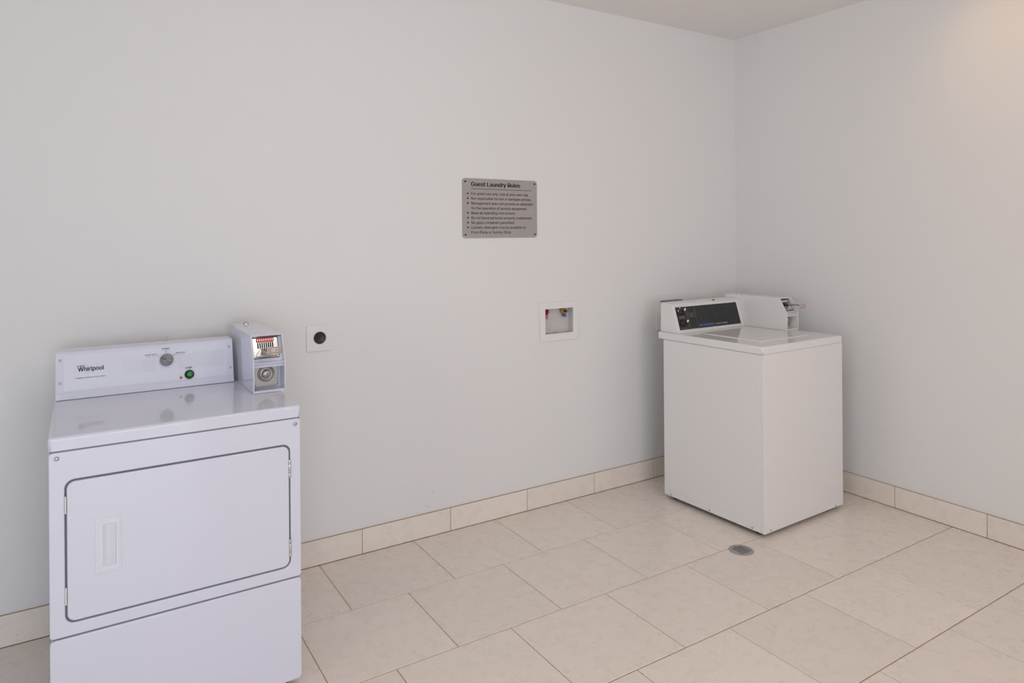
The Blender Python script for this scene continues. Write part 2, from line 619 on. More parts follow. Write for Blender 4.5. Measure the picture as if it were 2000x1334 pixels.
def fill_lamp(x, y, label, energy, color):  # added lamp, out of view, lifting the room light
    t = thing('added_fill_lamp', label, 'ceiling light', (x, y, ZC), 0, 'added fill lamps')
    F = Fr((0, 0, 0), (1, 0, 0), (0, -1, 0))
    finish('base_plate', lathe(B(), [(0, 0), (0.17, 0), (0.17, 0.02), (0, 0.02)], F, 0, 0, 32), 'lamp_rim', t)
    finish('diffuser', lathe(B(), [(0.16, 0.02), (0.155, 0.05), (0.12, 0.075), (0.06, 0.088), (0, 0.09)], F, 0, 0, 32), 'lamp_cool', t)
    l = add_light('fill_light', 'POINT', (0, 0, -0.20), (0, 0, -1), energy, color, shadow_soft_size=0.14)
    l.parent = t
    return t


fill_lamp(0.9, -1.9, 'added round ceiling fill lamp in the middle of the room', E_FILLA, C_FILLA)
fill_lamp(2.0, -3.7, 'added round ceiling fill lamp nearer the right wall', E_FILLB, C_FILLB)


# ------------------------------------------------------------------ coin box (part of both machines)
def coin_box(root, a0, bf, z0, w, hs, ht, sd, bk, enamel, price, strip_mat, recess=0.05, reach=0.078, high=False):
    """housing with an open front: vault door below, coin slide on the slanted face above"""
    t = 0.0045
    a1, z1 = a0 + w, z0 + ht
    side = [(bf, z0), (bf, z0 + hs), (bf + sd, z1), (bk, z1), (bk, z0)]
    bm = B()
    for s0 in (a0, a1 - t):
        v0 = [bm.verts.new((s0, b, z)) for b, z in side]
        v1 = [bm.verts.new((s0 + t, b, z)) for b, z in side]
        bm.faces.new(v0)
        bm.faces.new(v1[::-1])
        for i in range(5):
            bm.faces.new((v0[i], v0[(i + 1) % 5], v1[(i + 1) % 5], v1[i]))
    e = 0.0002
    box(bm, a0 + t - e, a1 - t + e, bf + sd + e, bk - e, z1 - t, z1)                # roof
    box(bm, a0 + t - e, a1 - t + e, bf + e, bk - e, z0 + e, z0 + 0.009)             # floor lip
    box(bm, a0 + t - e, a1 - t + e, bf + e, bf + 0.055, z0 + hs - 0.004, z0 + hs)   # shelf between the bays
    box(bm, a0 + t - e, a1 - t + e, bf + recess + 0.006, bf + recess + 0.012, z0 + 0.005, z0 + hs - 0.002)   # inner wall
    house = finish('coin_box', bm, enamel, root, bevel=0.0012, seg=2)
    # lower bay: vault door with lock
    FD = Fr((a0, bf + recess, z0), (1, 0, 0), (0, 0, 1))
    pu0, pu1, pv0, pv1 = t + 0.001, w - t - 0.0135, 0.0165, hs - 0.006
    door = finish('vault_door', prism(B(), rrect(pu0, pu1, pv0, pv1, 0.003, 2), FD, -0.004, 0.010), 'steel', house, bevel=0.001)
    cu, cv = (pu0 + pu1) / 2 + 0.002, (pv0 + pv1) / 2 + 0.002
    lock = finish('vault_lock', lathe(B(), [(0.029, 0.010), (0.029, 0.013), (0.0265, 0.0165), (0.025, 0.0165), (0.0235, 0.0125), (0.0165, 0.0118),
                                            (0.0155, 0.0125), (0.0150, 0.026), (0.0135, 0.0285), (0, 0.0290)], FD, cu, cv, 36), 'steel', house)
    hole = B()
    prism(hole, circle(cu, cv + 0.0015, 0.0022, 10), FD, 0.0285, 0.0293)
    prism(hole, [(cu - 0.0008, cv - 0.004), (cu + 0.0008, cv - 0.004), (cu + 0.0008, cv), (cu - 0.0008, cv)], FD, 0.0285, 0.0293)
    finish('keyhole', hole, 'dark', house)
    for u in (pu0 + 0.006, pu1 - 0.006):
        for v in (pv0 + 0.007, pv1 - 0.007):
            screw_head('screw', house, Fr(FD.p(0, 0, 0.010), FD.U, FD.V), u, v, 0.0048, 0.004, 'chrome')
    # upper bay: slide mechanism on the slope
    up = Vector((0, sd, ht - hs)).normalized()
    Lh = math.hypot(sd, ht - hs)
    FS = Fr(Vector((a0, bf, z0 + hs)) - Vector((0, -up.z, up.y)) * 0.016, (1, 0, 0), up)
    m0, m1 = t + 0.003, w - t - 0.013
    finish('back_panel', prism(B(), rrect(t - 0.0002, w - t + 0.0002, -0.012, Lh - 0.003), FS, -0.006, -0.003), enamel, house)
    mech = finish('coin_mechanism', prism(B(), rrect(m0, m1, 0.022, Lh - 0.006, 0.002, 2), FS, -0.003, 0.001), 'chrome', house, bevel=0.0006)
    rim = finish('mechanism_rim', frame_ring(B(), rrect(m0 - 0.0015, m1 + 0.0015, 0.0205, Lh - 0.0045, 0.002, 2), rrect(m0, m1, 0.022, Lh - 0.006, 0.002, 2), FS, -0.003, 0.003), 'knob_mark', house)
    s0, s1 = m0 + 0.013, m1 - 0.013
    finish('price_strip', prism(B(), rrect(s0, s1, Lh - 0.0225, Lh - 0.0075, 0.003, 3), FS, 0.001, 0.0035), strip_mat, house)
    n = 8
    sl, co = B(), B()
    for i in range(n):
        u = s0 + 0.005 + (s1 - s0 - 0.010) * i / (n - 1)
        prism(co, circle(u, Lh - 0.0150, 0.0019, 12, 0.0050), FS, 0.0034, 0.0042)
        prism(sl, rrect(u - 0.0020, u + 0.0020, Lh - 0.045, Lh - 0.0245, 0.001, 2), FS, 0.001, 0.0030)
    finish('coin_symbols', co, 'white_print', house)
    finish('coin_slots', sl, 'dark', house)
    # chrome guide under the slots and the slide pulled out over it
    cz = z0 + ht - 0.032
    ca = a0 + (m0 + m1) / 2 + 0.004
    gd = B()
    prism(gd, [(m0 + 0.004, 0.026), (m1 - 0.004, 0.026), (m1 - 0.012, 0.046), (m0 + 0.020, 0.050)], FS, 0.001, 0.010)
    finish('slide_guide', gd, 'chrome', house, bevel=0.002)
    yb, yf = bf + sd * 0.45 + 0.014, bf - reach
    pz = cz if high else cz - 0.0175
    sd_bm = B()
    box(sd_bm, ca - 0.021, ca + 0.021, yf + 0.002, yb, pz, pz + 0.0022)
    box(sd_bm, ca - 0.021, ca - 0.019, yf + 0.002, yb, pz - 0.005, pz)
    box(sd_bm, ca + 0.019, ca + 0.021, yf + 0.002, yb, pz - 0.005, pz)
    slide = finish('coin_slide', sd_bm, 'chrome', house, bevel=0.0006)
    FP = Fr((ca - 0.025, yf, cz - 0.020), (1, 0, 0), (0, 0, 1))
    grip = finish('slide_grip', prism(B(), rrect(0, 0.052, 0, 0.0245, 0.003, 3), FP, -0.003, 0.0), 'chrome', house, bevel=0.001)
    finish('price_label', frame_ring(B(), rrect(0.013, 0.041, 0.006, 0.020, 0.001, 1), rrect(0.0145, 0.0395, 0.0072, 0.0188, 0.001, 1), FP, 0.0, 0.0006), 'red', house)
    finish('price_label_field', prism(B(), rrect(0.0145, 0.0395, 0.0072, 0.0188), FP, 0.0, 0.0004), 'white_print', house)
    text('price_lettering', price, FP, 0.027, 0.0088, 0.0082, 'ink', house, width=0.0215, align='CENTER', bold=0.08, d=0.0008)
    return house


# ------------------------------------------------------------------ dryer
def upper(z):
    return lambda e: max(q.co.z for q in e.verts) > z


DW = 0.686
ZT, ZS, ZL = 0.923, 0.883, 0.3623
dryer = thing('coin_dryer', 'white coin-operated front-loading dryer with green start button and closed door', 'dryer', (-0.0718, -0.7993, 0), -0.0025)
DF = Fr((0, 0, 0), (1, 0, 0), (0, 0, 1))               # front plane
DD = 0.70
finish('cabinet', box(B(), 0.004, DW - 0.004, 0.010, DD, 0.022, ZS + 0.002), 'enamel', dryer, bevel=0.004)
# front panel with door opening
OP = (0.0365, 0.6530, 0.3990, 0.8000)
fp = finish('front_panel', frame_ring(B(), rrect(0, DW, ZL + 0.0025, ZS - 0.0025, 0.010, 5), rrect(*OP, 0.024, 5), DF, -0.012, 0.0), 'enamel', dryer, bevel=0.003, seg=3)
finish('door_recess', prism(B(), rrect(0.030, 0.660, 0.392, 0.806), DF, -0.0165, -0.0095), 'inner', dryer)
for u, v in ((0.0188, 0.8636), (0.6690, 0.8630)):
    screw_head('screw', fp, DF, u, v, 0.0062, 0.004)
door = finish('door', prism(B(), rrect(0.0415, 0.6485, 0.4045, 0.7945, 0.021, 6), DF, -0.010, 0.001), 'enamel', dryer, bevel=0.0035, seg=3)
# recessed pull
hf = finish('handle', frame_ring(B(), rrect(0.1085, 0.1730, 0.5200, 0.6760, 0.003, 2), rrect(0.1290, 0.1595, 0.5385, 0.6570, 0.002, 2), DF, 0.0, 0.0026), 'pull', door, bevel=0.0012)
finish('handle_step', frame_ring(B(), rrect(0.1150, 0.1680, 0.5260, 0.6700, 0.003, 2), rrect(0.1285, 0.1600, 0.5380, 0.6575, 0.002, 2), DF, 0.0018, 0.0034), 'pull', door, bevel=0.0008)
# scooped hollow of the pull: a shallow curved trough
bm = B()
cols = []
for i in range(9):
    s = i / 8
    u = 0.1290 + 0.0305 * s
    d = 0.0016 + 0.0012 * (2 * s - 1) ** 2 - 0.0012 * (1 - s)
    cols.append([bm.verts.new(DF.p(u, v, d)) for v in (0.5385, 0.6570)])
for a, b in zip(cols, cols[1:]):
    f = bm.faces.new((a[0], b[0], b[1], a[1]))
    f.smooth = True
o = finish('handle_hollow', bm, 'pull_hollow', door)
# hinges (right) and catches (left)
for z0, z1 in ((0.6920, 0.7495), (0.4340, 0.4915)):
    bm = B()
    for k, (q0, q1) in enumerate(((z0, z0 + 0.014), (z0 + 0.0145, z1 - 0.0145), (z1 - 0.014, z1))):
        F = Fr((0.6507, -0.001, q0), (1, 0, 0), (0, 1, 0))
        lathe(bm, [(0, 0), (0.0038, 0), (0.0040, 0.001), (0.0040, q1 - q0 - 0.001), (0.0036, q1 - q0), (0, q1 - q0)], F, 0, 0, 14)
    h = finish('hinge', bm, 'chrome', dryer)
for z0, z1 in ((0.7069, 0.7546), (0.4528, 0.5005)):
    finish('catch', box(B(), 0.0367, 0.0405, -0.0012, 0.006, z0, z1), 'plastic', dryer, bevel=0.0006)
finish('lower_panel', prism(B(), rrect(0.0, DW, 0.030, ZL - 0.0025, 0.012, 5), DF, -0.012, 0.0), 'enamel', dryer, bevel=0.004, seg=3)
finish('seam_backing', box(B(), 0.006, DW - 0.006, 0.0085, 0.012, ZL - 0.02, ZL + 0.02), 'inner', dryer)
finish('top_panel', box(B(), -0.0015, DW + 0.0015, -0.003, DD + 0.004, ZS + 0.0022, ZT), 'enamel', dryer, bevel=0.009, seg=4, only=upper(ZS + 0.01))
finish('top_seam', box(B(), 0.003, DW - 0.003, 0.0010, 0.02, ZS - 0.006, ZS + 0.006), 'inner', dryer)
for u in (0.05, DW - 0.05):
    for b in (0.06, DD - 0.06):
        finish('foot', lathe(B(), [(0, 0), (0.022, 0), (0.020, 0.010), (0.010, 0.012), (0.010, 0.030), (0, 0.030)], Fr((u, b, 0), (1, 0, 0), (0, 1, 0)), 0, 0, 16), 'foot', dryer)

# console
CB, CT = (0.506, 0.9235), (0.542, 1.0775)
bm = B()
prof = [(CB[0] - 0.0010, 0.9245), (CB[0] + 0.0035, 0.9450), (CB[0] + 0.0062, 0.9468), (CT[0], CT[1]), (CT[0] + 0.004, 1.0815), (CT[0] + 0.012, 1.0835), (0.625, 1.0835), (0.628, 1.080), (0.628, 0.9245)]
v0 = [bm.verts.new((0.0038, b, z)) for b, z in prof]
v1 = [bm.verts.new((0.5722, b, z)) for b, z in prof]
bm.faces.new(v0)
bm.faces.new(v1[::-1])
for i in range(len(prof)):
    bm.faces.new((v0[i], v0[(i + 1) % len(prof)], v1[(i + 1) % len(prof)], v1[i]))
console = finish('console', bm, 'enamel', dryer, bevel=0.0008)
CF = Fr((0, CB[0] + 0.0005, CB[1]), (1, 0, 0), (0, CT[0] - CB[0], CT[1] - CB[1]))
finish('console_overlay', prism(B(), rrect(0.0270, 0.5480, 0.0290, 0.1500, 0.002, 2), CF, -0.002, 0.0006), 'overlay', console, bevel=0.0003, seg=1)
CO = Fr(CF.p(0, 0, 0.0006), CF.U, CF.V)
for u, v in ((0.0174, 0.1348), (0.0173, 0.0574), (0.5591, 0.1342), (0.5606, 0.0554)):
    screw_head('screw', console, CF, u, v, 0.0042, 0.0028)
# pale stripes of the overlay
st = B()
for i in range(12):
    v = 0.0690 + i * 0.0047
    for a, b in ((0.2600, 0.3090), (0.3800, 0.5440)):
        if i >= 10 and a < 0.3:
            continue
        if i >= 11:
            a = 0.43
        prism(st, rrect(a, b, v, v + 0.0013), CO, -0.0003, 0.0002)
    k = 0
    u = 0.198 + 0.001 * i
    while u < 0.256:
        prism(st, rrect(u, u + 0.0022, v, v + 0.0013), CO, -0.0003, 0.0002)
        u += 0.0047
stripes = finish('printed_stripes', st, 'stripe', console)
# logo
text('brand_lettering', 'Whirlpool', CO, 0.0692, 0.0922, 0.0150, 'ink', console, width=0.0770, bold=0.07)
ring = B()
n = 36
ang = math.radians(38)
ou, inn = [], []
for i in range(n):
    a = 2 * PI * i / n
    for lst, rx, ry in ((ou, 0.0245, 0.0072), (inn, 0.0236, 0.0062)):
        x_, y_ = rx * math.cos(a), ry * math.sin(a)
        lst.append((0.1108 + x_ * math.cos(ang) - y_ * math.sin(ang), 0.0990 + x_ * math.sin(ang) + y_ * math.cos(ang)))
keep = [i for i in range(n) if not 0.18 < (i / n) < 0.30]
for i in range(n):
    j = (i + 1) % n
    if i in keep and j in keep:
        q = [ring.verts.new(CO.p(*c, 0.0003)) for c in (ou[i], ou[j], inn[j], inn[i])]
        ring.faces.new(q)
finish('logo_ring', ring, 'gold', console)
em = B()
prism(em, [(0.0645, 0.1105), (0.0672, 0.1122), (0.0705, 0.1112), (0.0700, 0.1092), (0.0668, 0.1090)], CO, -0.0003, 0.0003)
prism(em, [(0.0850, 0.1100), (0.0872, 0.1122), (0.0905, 0.1115), (0.0875, 0.1090)], CO, -0.0003, 0.0003)
prism(em, [(0.0705, 0.1118), (0.0775, 0.1135), (0.0850, 0.1125), (0.0850, 0.1119), (0.0775, 0.1128), (0.0705, 0.1112)], CO, -0.0003, 0.0003)
prism(em, rrect(0.0735, 0.0835, 0.1090, 0.1112), CO, -0.0003, 0.0003)
finish('logo_emblem', em, 'ink', console)
text('series_lettering', 'COMMERCIAL DRYER HEAVY DUTY SERIES', CO, 0.0608, 0.0682, 0.0029, 'ink', console, width=0.0895, bold=0.09)
# cycle knob
knob = finish('cycle_knob', lathe(B(), [(0.0225, 0.0), (0.0225, 0.004), (0.0215, 0.014), (0.0200, 0.016), (0, 0.016)], CO, 0.3436, 0.1050, 40), 'grey_knob', console)
KF = Fr(CO.p(0.3436, 0.1050, 0.016), CO.U, CO.V)
ka = math.radians(157)
cu_, sv_ = math.cos(ka), math.sin(ka)


def kp(a, b):
    return (a * cu_ - b * sv_, a * sv_ + b * cu_)


finish('knob_grip', prism(B(), [kp(-0.0195, -0.0040), kp(0.0200, -0.0040), kp(0.0200, 0.0040), kp(-0.0195, 0.0040)], KF, -0.001, 0.006), 'grey_knob', console, bevel=0.0015)
finish('knob_pointer', prism(B(), [kp(0.0015, -0.0013), kp(0.0195, -0.0013), kp(0.0195, 0.0013), kp(0.0015, 0.0013)], KF, 0.0055, 0.0063), 'knob_mark', console)
for body, sub, u, v in (('NORMAL', 'Medium Heat', 0.3427, 0.1445), ('HEAVY DUTY', 'High Heat', 0.2945, 0.1262), ('DELICATES', 'Low Heat', 0.3905, 0.1254)):
    wd = {'NORMAL': 0.0270, 'HEAVY DUTY': 0.0400, 'DELICATES': 0.0310}[body]
    text('cycle_lettering', body, CO, u, v, 0.0040, 'ink', console, width=wd, align='CENTER', bold=0.09)
    text('heat_lettering', sub, CO, u, v - 0.0058, 0.0032, 'ink_soft', console, width=wd * 0.85, align='CENTER')
for u, v in ((0.3433, 0.1340), (0.3168, 0.1210), (0.3698, 0.1210)):
    finish('cycle_dot', prism(B(), circle(u, v, 0.0015, 12), CO, -0.0002, 0.0004), 'ink', console)
text('start_lettering', 'START', CO, 0.4170, 0.0660, 0.0062, 'ink', console, width=0.0240, align='CENTER', bold=0.09)
finish('start_bezel', lathe(B(), [(0.0165, 0.0), (0.0165, 0.004), (0.0150, 0.006), (0.0112, 0.006), (0.0108, 0.003), (0, 0.003)], CO, 0.4179, 0.0445, 32), 'green_dark', console)
finish('start_button', lathe(B(), [(0.0100, 0.003), (0.0100, 0.0075), (0.0088, 0.0090), (0, 0.0095)], CO, 0.4185, 0.0450, 28), 'green', console)
finish('indicator_light', lathe(B(), [(0.0048, 0.0), (0.0048, 0.0015), (0.0032, 0.0030), (0, 0.0034)], CO, 0.3896, 0.0359, 18), 'amber', console)
mk = B()
for v in (0.0470, 0.0436):
    prism(mk, rrect(0.3830, 0.3962, v, v + 0.0014), CO, -0.0002, 0.0003)
finish('indicator_marking', mk, 'stripe', console)

dbox = coin_box(dryer, 0.588, 0.2400, ZT + 0.0005, 0.1115, 0.1070, 0.1995, 0.0430, 0.695, 'enamel', '2.00', 'red')
BT = Fr((0, 0, ZT + 0.2000), (1, 0, 0), (0, 1, 0))
finish('lock_stud', lathe(B(), [(0.0115, 0), (0.0115, 0.002), (0.0095, 0.0075), (0.0055, 0.0100), (0, 0.0108)], BT, 0.6424, 0.640, 20), 'chrome', dbox)

# ------------------------------------------------------------------ washer
WW, WD = 0.671, 0.652
WZS, WZT, WZB = 0.8867, 0.9258, 0.0205
washer = thing('coin_washer', 'white coin-operated top-loading washer with charcoal control panel in the room corner', 'washing machine', (2.7925, -0.911, 0), 0.0268)
WF = Fr((0, 0, 0), (1, 0, 0), (0, 0, 1))
WL = Fr((0, 0, 0), (0, -1, 0), (0, 0, 1))               # left face, u = -b
finish('cabinet', box(B(), 0.0, WW, 0.0165, WD, WZB, WZS), 'enamel_warm', washer, bevel=0.003)
wf = finish('front_panel', prism(B(), rrect(0.0, WW, WZB, WZS + 0.0005, 0.004, 3), WF, -0.0155, 0.0), 'enamel_warm', washer, bevel=0.009, seg=5,
            only=lambda e: max(abs(q.co.y) for q in e.verts) < 1e-6 and min(q.co.z for q in e.verts) < WZS - 0.006)
for u, v in ((0.0521, 0.0310), (0.6000, 0.0300)):
    screw_head('screw', wf, WF, u, v, 0.0050, 0.003)
ts = finish('side_rail', prism(B(), rrect(-0.606, -0.042, 0.0230, 0.0515, 0.004, 3), WL, -0.002, 0.0040), 'enamel_warm', washer, bevel=0.0012)
for b in (0.5943, 0.3278, 0.0649):
    screw_head('screw', ts, Fr(WL.p(0, 0, 0.0040), WL.U, WL.V), -b, 0.0340, 0.0048, 0.003)
finish('base_pan', box(B(), 0.012, WW - 0.012, 0.022, WD - 0.01, 0.0190, WZB + 0.004), 'dark', washer)  # pan coloured near black to deepen the shadow under the washer
for u in (0.05, WW - 0.05):
    for b in (0.06, WD - 0.05):
        finish('foot', lathe(B(), [(0, 0), (0.021, 0), (0.019, 0.009), (0.010, 0.011), (0.010, 0.020), (0, 0.020)], Fr((u, b, 0), (1, 0, 0), (0, 1, 0)), 0, 0, 16), 'foot', washer)
wt = finish('top_panel', box(B(), -0.0045, WW + 0.0015, -0.003, 0.690, WZS + 0.0022, WZT), 'enamel_warm', washer, bevel=0.010, seg=4, only=upper(WZS + 0.01))
finish('top_seam', box(B(), 0.002, WW - 0.003, 0.0012, WD - 0.01, WZS - 0.004, WZS + 0.005), 'inner', washer)
finish('lid', prism(B(), rrect(0.130, 0.545, 0.105, 0.500, 0.012, 4), Fr((0, 0, WZT), (1, 0, 0), (0, 1, 0)), -0.004, 0.0035), 'enamel_warm', washer, bevel=0.0028, seg=3)
# console: sloping fascia in a white hood
KB, KT = (0.552, WZT + 0.0003), (0.5985, 1.0755)
bm = B()
prof = [(KB[0] - 0.0005, KB[1]), (KT[0], KT[1]), (KT[0] + 0.007, 1.0775), (0.612, 1.0830), (0.680, 1.0890), (0.686, 1.085), (0.686, KB[1])]
v0 = [bm.verts.new((0.0160, b, z)) for b, z in prof]
v1 = [bm.verts.new((0.5815, b, z)) for b, z in prof]
bm.faces.new(v0)
bm.faces.new(v1[::-1])
for i in range(len(prof)):
    bm.faces.new((v0[i], v0[(i + 1) % len(prof)], v1[(i + 1) % len(prof)], v1[i]))
wcon = finish('console', bm, 'enamel_warm', washer, bevel=0.0015)
KF2 = Fr((0, KB[0], KB[1]), (1, 0, 0), (0, KT[0] - KB[0], KT[1] - KB[1]))
pan = finish('control_panel', prism(B(), rrect(0.0300, 0.5510, 0.0170, 0.1455, 0.002, 2), KF2, -0.003, 0.0008), 'panel_dark', wcon)
finish('panel_rim', frame_ring(B(), rrect(0.0260, 0.5550, 0.0130, 0.1495, 0.002, 2), rrect(0.0300, 0.5510, 0.0170, 0.1455, 0.002, 2), KF2, -0.002, 0.0035), 'enamel_warm', wcon, bevel=0.0008)
PF = Fr(KF2.p(0, 0, 0.0008), KF2.U, KF2.V)
ln = B()
for a, b, c, d in ((0.1090, 0.1103, 0.0180, 0.1440), (0.1195, 0.1206, 0.0180, 0.1440), (0.1838, 0.1850, 0.0180, 0.1440), (0.1205, 0.1838, 0.0180, 0.0192),
                   (0.1235, 0.1800, 0.1065, 0.1078), (0.1235, 0.1800, 0.0845, 0.0857), (0.1235, 0.1247, 0.0850, 0.1070), (0.1790, 0.1800, 0.0850, 0.1070),
                   (0.0335, 0.0345, 0.0200, 0.1420), (0.0335, 0.1090, 0.0180, 0.0190)):
    prism(ln, rrect(a, b, c, d), PF, -0.0003, 0.0003)
finish('printed_lines', ln, 'fascia_line', wcon)
for a, b, v in ((0.045, 0.098, 0.0915), (0.052, 0.092, 0.0865), (0.048, 0.096, 0.0800), (0.134, 0.168, 0.0965), (0.140, 0.163, 0.0915), (0.050, 0.094, 0.0245)):
    finish('printed_marking', prism(B(), rrect(a, b, v, v + 0.0020), PF, -0.0003, 0.0002), 'fascia_line', wcon)
for i, v in enumerate((0.1175, 0.0545)):
    kb = finish('selector_knob', lathe(B(), [(0.0200, 0.0), (0.0200, 0.003), (0.0165, 0.005), (0.0150, 0.016), (0.0135, 0.018), (0, 0.018)], PF, 0.0710, v, 28), 'black', wcon)
    a = math.radians(50 if i == 0 else 35)
    KG = Fr(PF.p(0.0710, v, 0.018), PF.U, PF.V)
    c_, s_ = math.cos(a), math.sin(a)
    q = lambda x_, y_: (x_ * c_ - y_ * s_, x_ * s_ + y_ * c_)
    finish('knob_grip', prism(B(), [q(-0.014, -0.004), q(0.015, -0.004), q(0.015, 0.004), q(-0.014, 0.004)], KG, -0.002, 0.009), 'black', wcon, bevel=0.001)
    finish('knob_pointer', prism(B(), [q(0.0030, -0.0048), q(0.0175, -0.0048), q(0.0205, 0.0), q(0.0175, 0.0048), q(0.0030, 0.0048)], KG, 0.0085, 0.0100), 'white_print', wcon)
    for (du, dv) in (((-0.019, 0.008), (-0.003, 0.020)) if i == 0 else ()):
        finish('setting_mark', prism(B(), rrect(0.0710 + du - 0.0028, 0.0710 + du + 0.0028, v + dv - 0.0045, v + dv + 0.0045, 0.001, 2), PF, -0.0002, 0.0035), 'white_print', wcon)
text('brand_lettering', 'SPEED', PF, 0.1945, 0.0270, 0.0125, 'blue_print', wcon, width=0.0500, bold=0.14)
finish('logo_diamond', prism(B(), [(0.2560, 0.0235), (0.2630, 0.0330), (0.2560, 0.0425), (0.2490, 0.0330)], PF, -0.0002, 0.0004), 'blue_print', wcon)
text('brand_lettering', 'QUEEN', PF, 0.2670, 0.0270, 0.0125, 'blue_print', wcon, width=0.0500, bold=0.14)
text('type_lettering', 'Commercial Washer', PF, 0.3300, 0.0290, 0.0075, 'stripe', wcon, width=0.1060)
finish('cap_plug', lathe(B(), [(0.0070, -0.002), (0.0070, 0.003), (0.0045, 0.0055), (0, 0.006)], Fr((0.385, 0.622, 1.0838), (1, 0, 0), (0, 1, 0.088)), 0, 0, 16), 'black', wcon)
wbox = coin_box(washer, 0.5830, 0.2700, WZT + 0.0003, 0.1070, 0.0970, 0.1800, 0.0470, 0.700, 'enamel_warm', '2.00', 'red_pale', reach=0.062, high=True)
finish('lock_stud', lathe(B(), [(0.0100, 0), (0.0100, 0.002), (0.0080, 0.0065), (0.0045, 0.0085), (0, 0.0090)], Fr((0, 0, WZT + 0.1803), (1, 0, 0), (0, 1, 0)), 0.6320, 0.640, 20), 'chrome', wbox)

# ------------------------------------------------------------------ laundry rules sign
sign = thing('rules_sign', 'grey laundry rules sign with black lettering screwed to the wall', 'sign', (1.6490, 0.0, 1.4615))
SW, SH = 0.4560, 0.3045
SFb = Fr((0, 0, 0), (1, 0, 0), (0, 0, 1))
finish('sign_plate', prism(B(), rrect(0, SW, 0, SH, 0.016, 6), SFb, -WY + 0.0004, -0.0030), 'sign', sign, bevel=0.0006, seg=1)
SF = Fr((0, 0.0030, 0), (1, 0, 0), (0, 0, 1))
for u in (0.0170, 0.4405):
    for v in (0.0165, 0.2875):
        screw_head('screw', sign, SF, u, v, 0.0048, 0.0015, 'sign_ink')
X0 = 0.0513
text('heading_lettering', 'Guest Laundry Rules', SF, X0, 0.2652, 0.0215, 'sign_ink', sign, width=0.2960, bold=0.11)
finish('heading_rule', prism(B(), rrect(X0, 0.4205, 0.2506, 0.2526), SF, -0.0003, 0.0004), 'sign_ink', sign)
lines = [('For guest use only. Use at your own risk.', 0.3490, 1), ('Not responsible for lost or damaged articles.', 0.3675, 1),
         ('Management does not provide an attendant', 0.3780, 1), ('for the operation of laundry equipment.', 0.3390, 0),
         ('Read all operating instructions.', 0.2660, 1), ('Do not leave personal property unattended.', 0.3720, 1),
         ('No glass containers permitted.', 0.2610, 1), ('Laundry detergent may be available at', 0.3295, 1), ('Front Desk or Sundry Shop', 0.2370, 0)]
for i, (s, wd, bul) in enumerate(lines):
    v = 0.2208 - i * 0.02475
    text('rule_lettering', s, SF, X0, v, 0.0128, 'sign_ink', sign, width=wd, bold=0.03)
    if bul:
        finish('bullet', prism(B(), circle(0.0312, v + 0.0062, 0.0044, 14), SF, -0.0003, 0.0004), 'sign_ink', sign)

# ------------------------------------------------------------------ outlets
def round_receptacle(name, x, z, label, plugged=False):
    t = thing(name, label, 'outlet', (x, WY, z))
    F = Fr((0, 0, 0), (1, 0, 0), (0, 0, 1))
    s = 0.0590
    finish('cover_plate', prism(B(), rrect(-s, s, -s, s, 0.004, 3), F, 0.0003, 0.0065), 'plastic', t, bevel=0.0025, seg=3)
    G = Fr((0, -0.0065, 0), (1, 0, 0), (0, 0, 1))
    for v in (-0.041, 0.041):
        screw_head('screw', t, G, 0, v, 0.0028, 0.0008, 'plastic')
    if not plugged:
        finish('receptacle', lathe(B(), [(0.0278, -0.001), (0.0278, 0.0015), (0.0265, 0.0025), (0.0250, 0.0010), (0, 0.0010)], G, 0, 0, 36), 'black', t)
        for u0, u1, v0, v1 in ((-0.0195, -0.0165, -0.008, 0.008), (0.0165, 0.0195, -0.008, 0.008), (-0.007, 0.007, -0.0175, -0.0140), (-0.0030, 0.0030, 0.0130, 0.0190)):
            finish('slot', prism(B(), rrect(u0, u1, v0, v1), G, 0.0005, 0.0014), 'dark', t)
        finish('centre_screw', lathe(B(), [(0.0026, 0.001), (0.0026, 0.0018), (0, 0.002)], G, 0, 0, 12), 'dark', t)
    else:
        finish('plug', prism(B(), rrect(-0.030, 0.030, -0.040, 0.026, 0.012, 4), G, 0.0, 0.034), 'overlay', t, bevel=0.005, seg=3)
        finish('cord', lathe(B(), [(0, 0), (0.009, 0), (0.009, 0.42), (0, 0.42)], Fr((0, -0.022, -0.036), (1, 0, 0), (0, -1, 0)), 0, 0, 14), 'overlay', t)
    return t


round_receptacle('power_outlet', 0.9188, 1.0190, 'white square wall plate with a round black four-slot outlet')
round_receptacle('power_outlet', 0.3648, 1.0225, 'white wall plate with a plugged-in cord peeking above the dryer console', True)

dp = thing('duplex_outlet', 'small white outlet plate on the wall just left of the washer coin box', 'outlet', (3.3750, WY, 1.0260))
F = Fr((0, 0, 0), (1, 0, 0), (0, 0, 1))
finish('cover_plate', prism(B(), rrect(-0.0360, 0.0360, -0.0580, 0.0580, 0.004, 3), F, 0.0003, 0.0060), 'plastic', dp, bevel=0.0025, seg=3)
for v in (-0.020, 0.020):
    finish('receptacle', prism(B(), rrect(-0.0165, 0.0165, v - 0.0140, v + 0.0140, 0.010, 5), F, 0.0055, 0.0075), 'plastic', dp, bevel=0.0008)


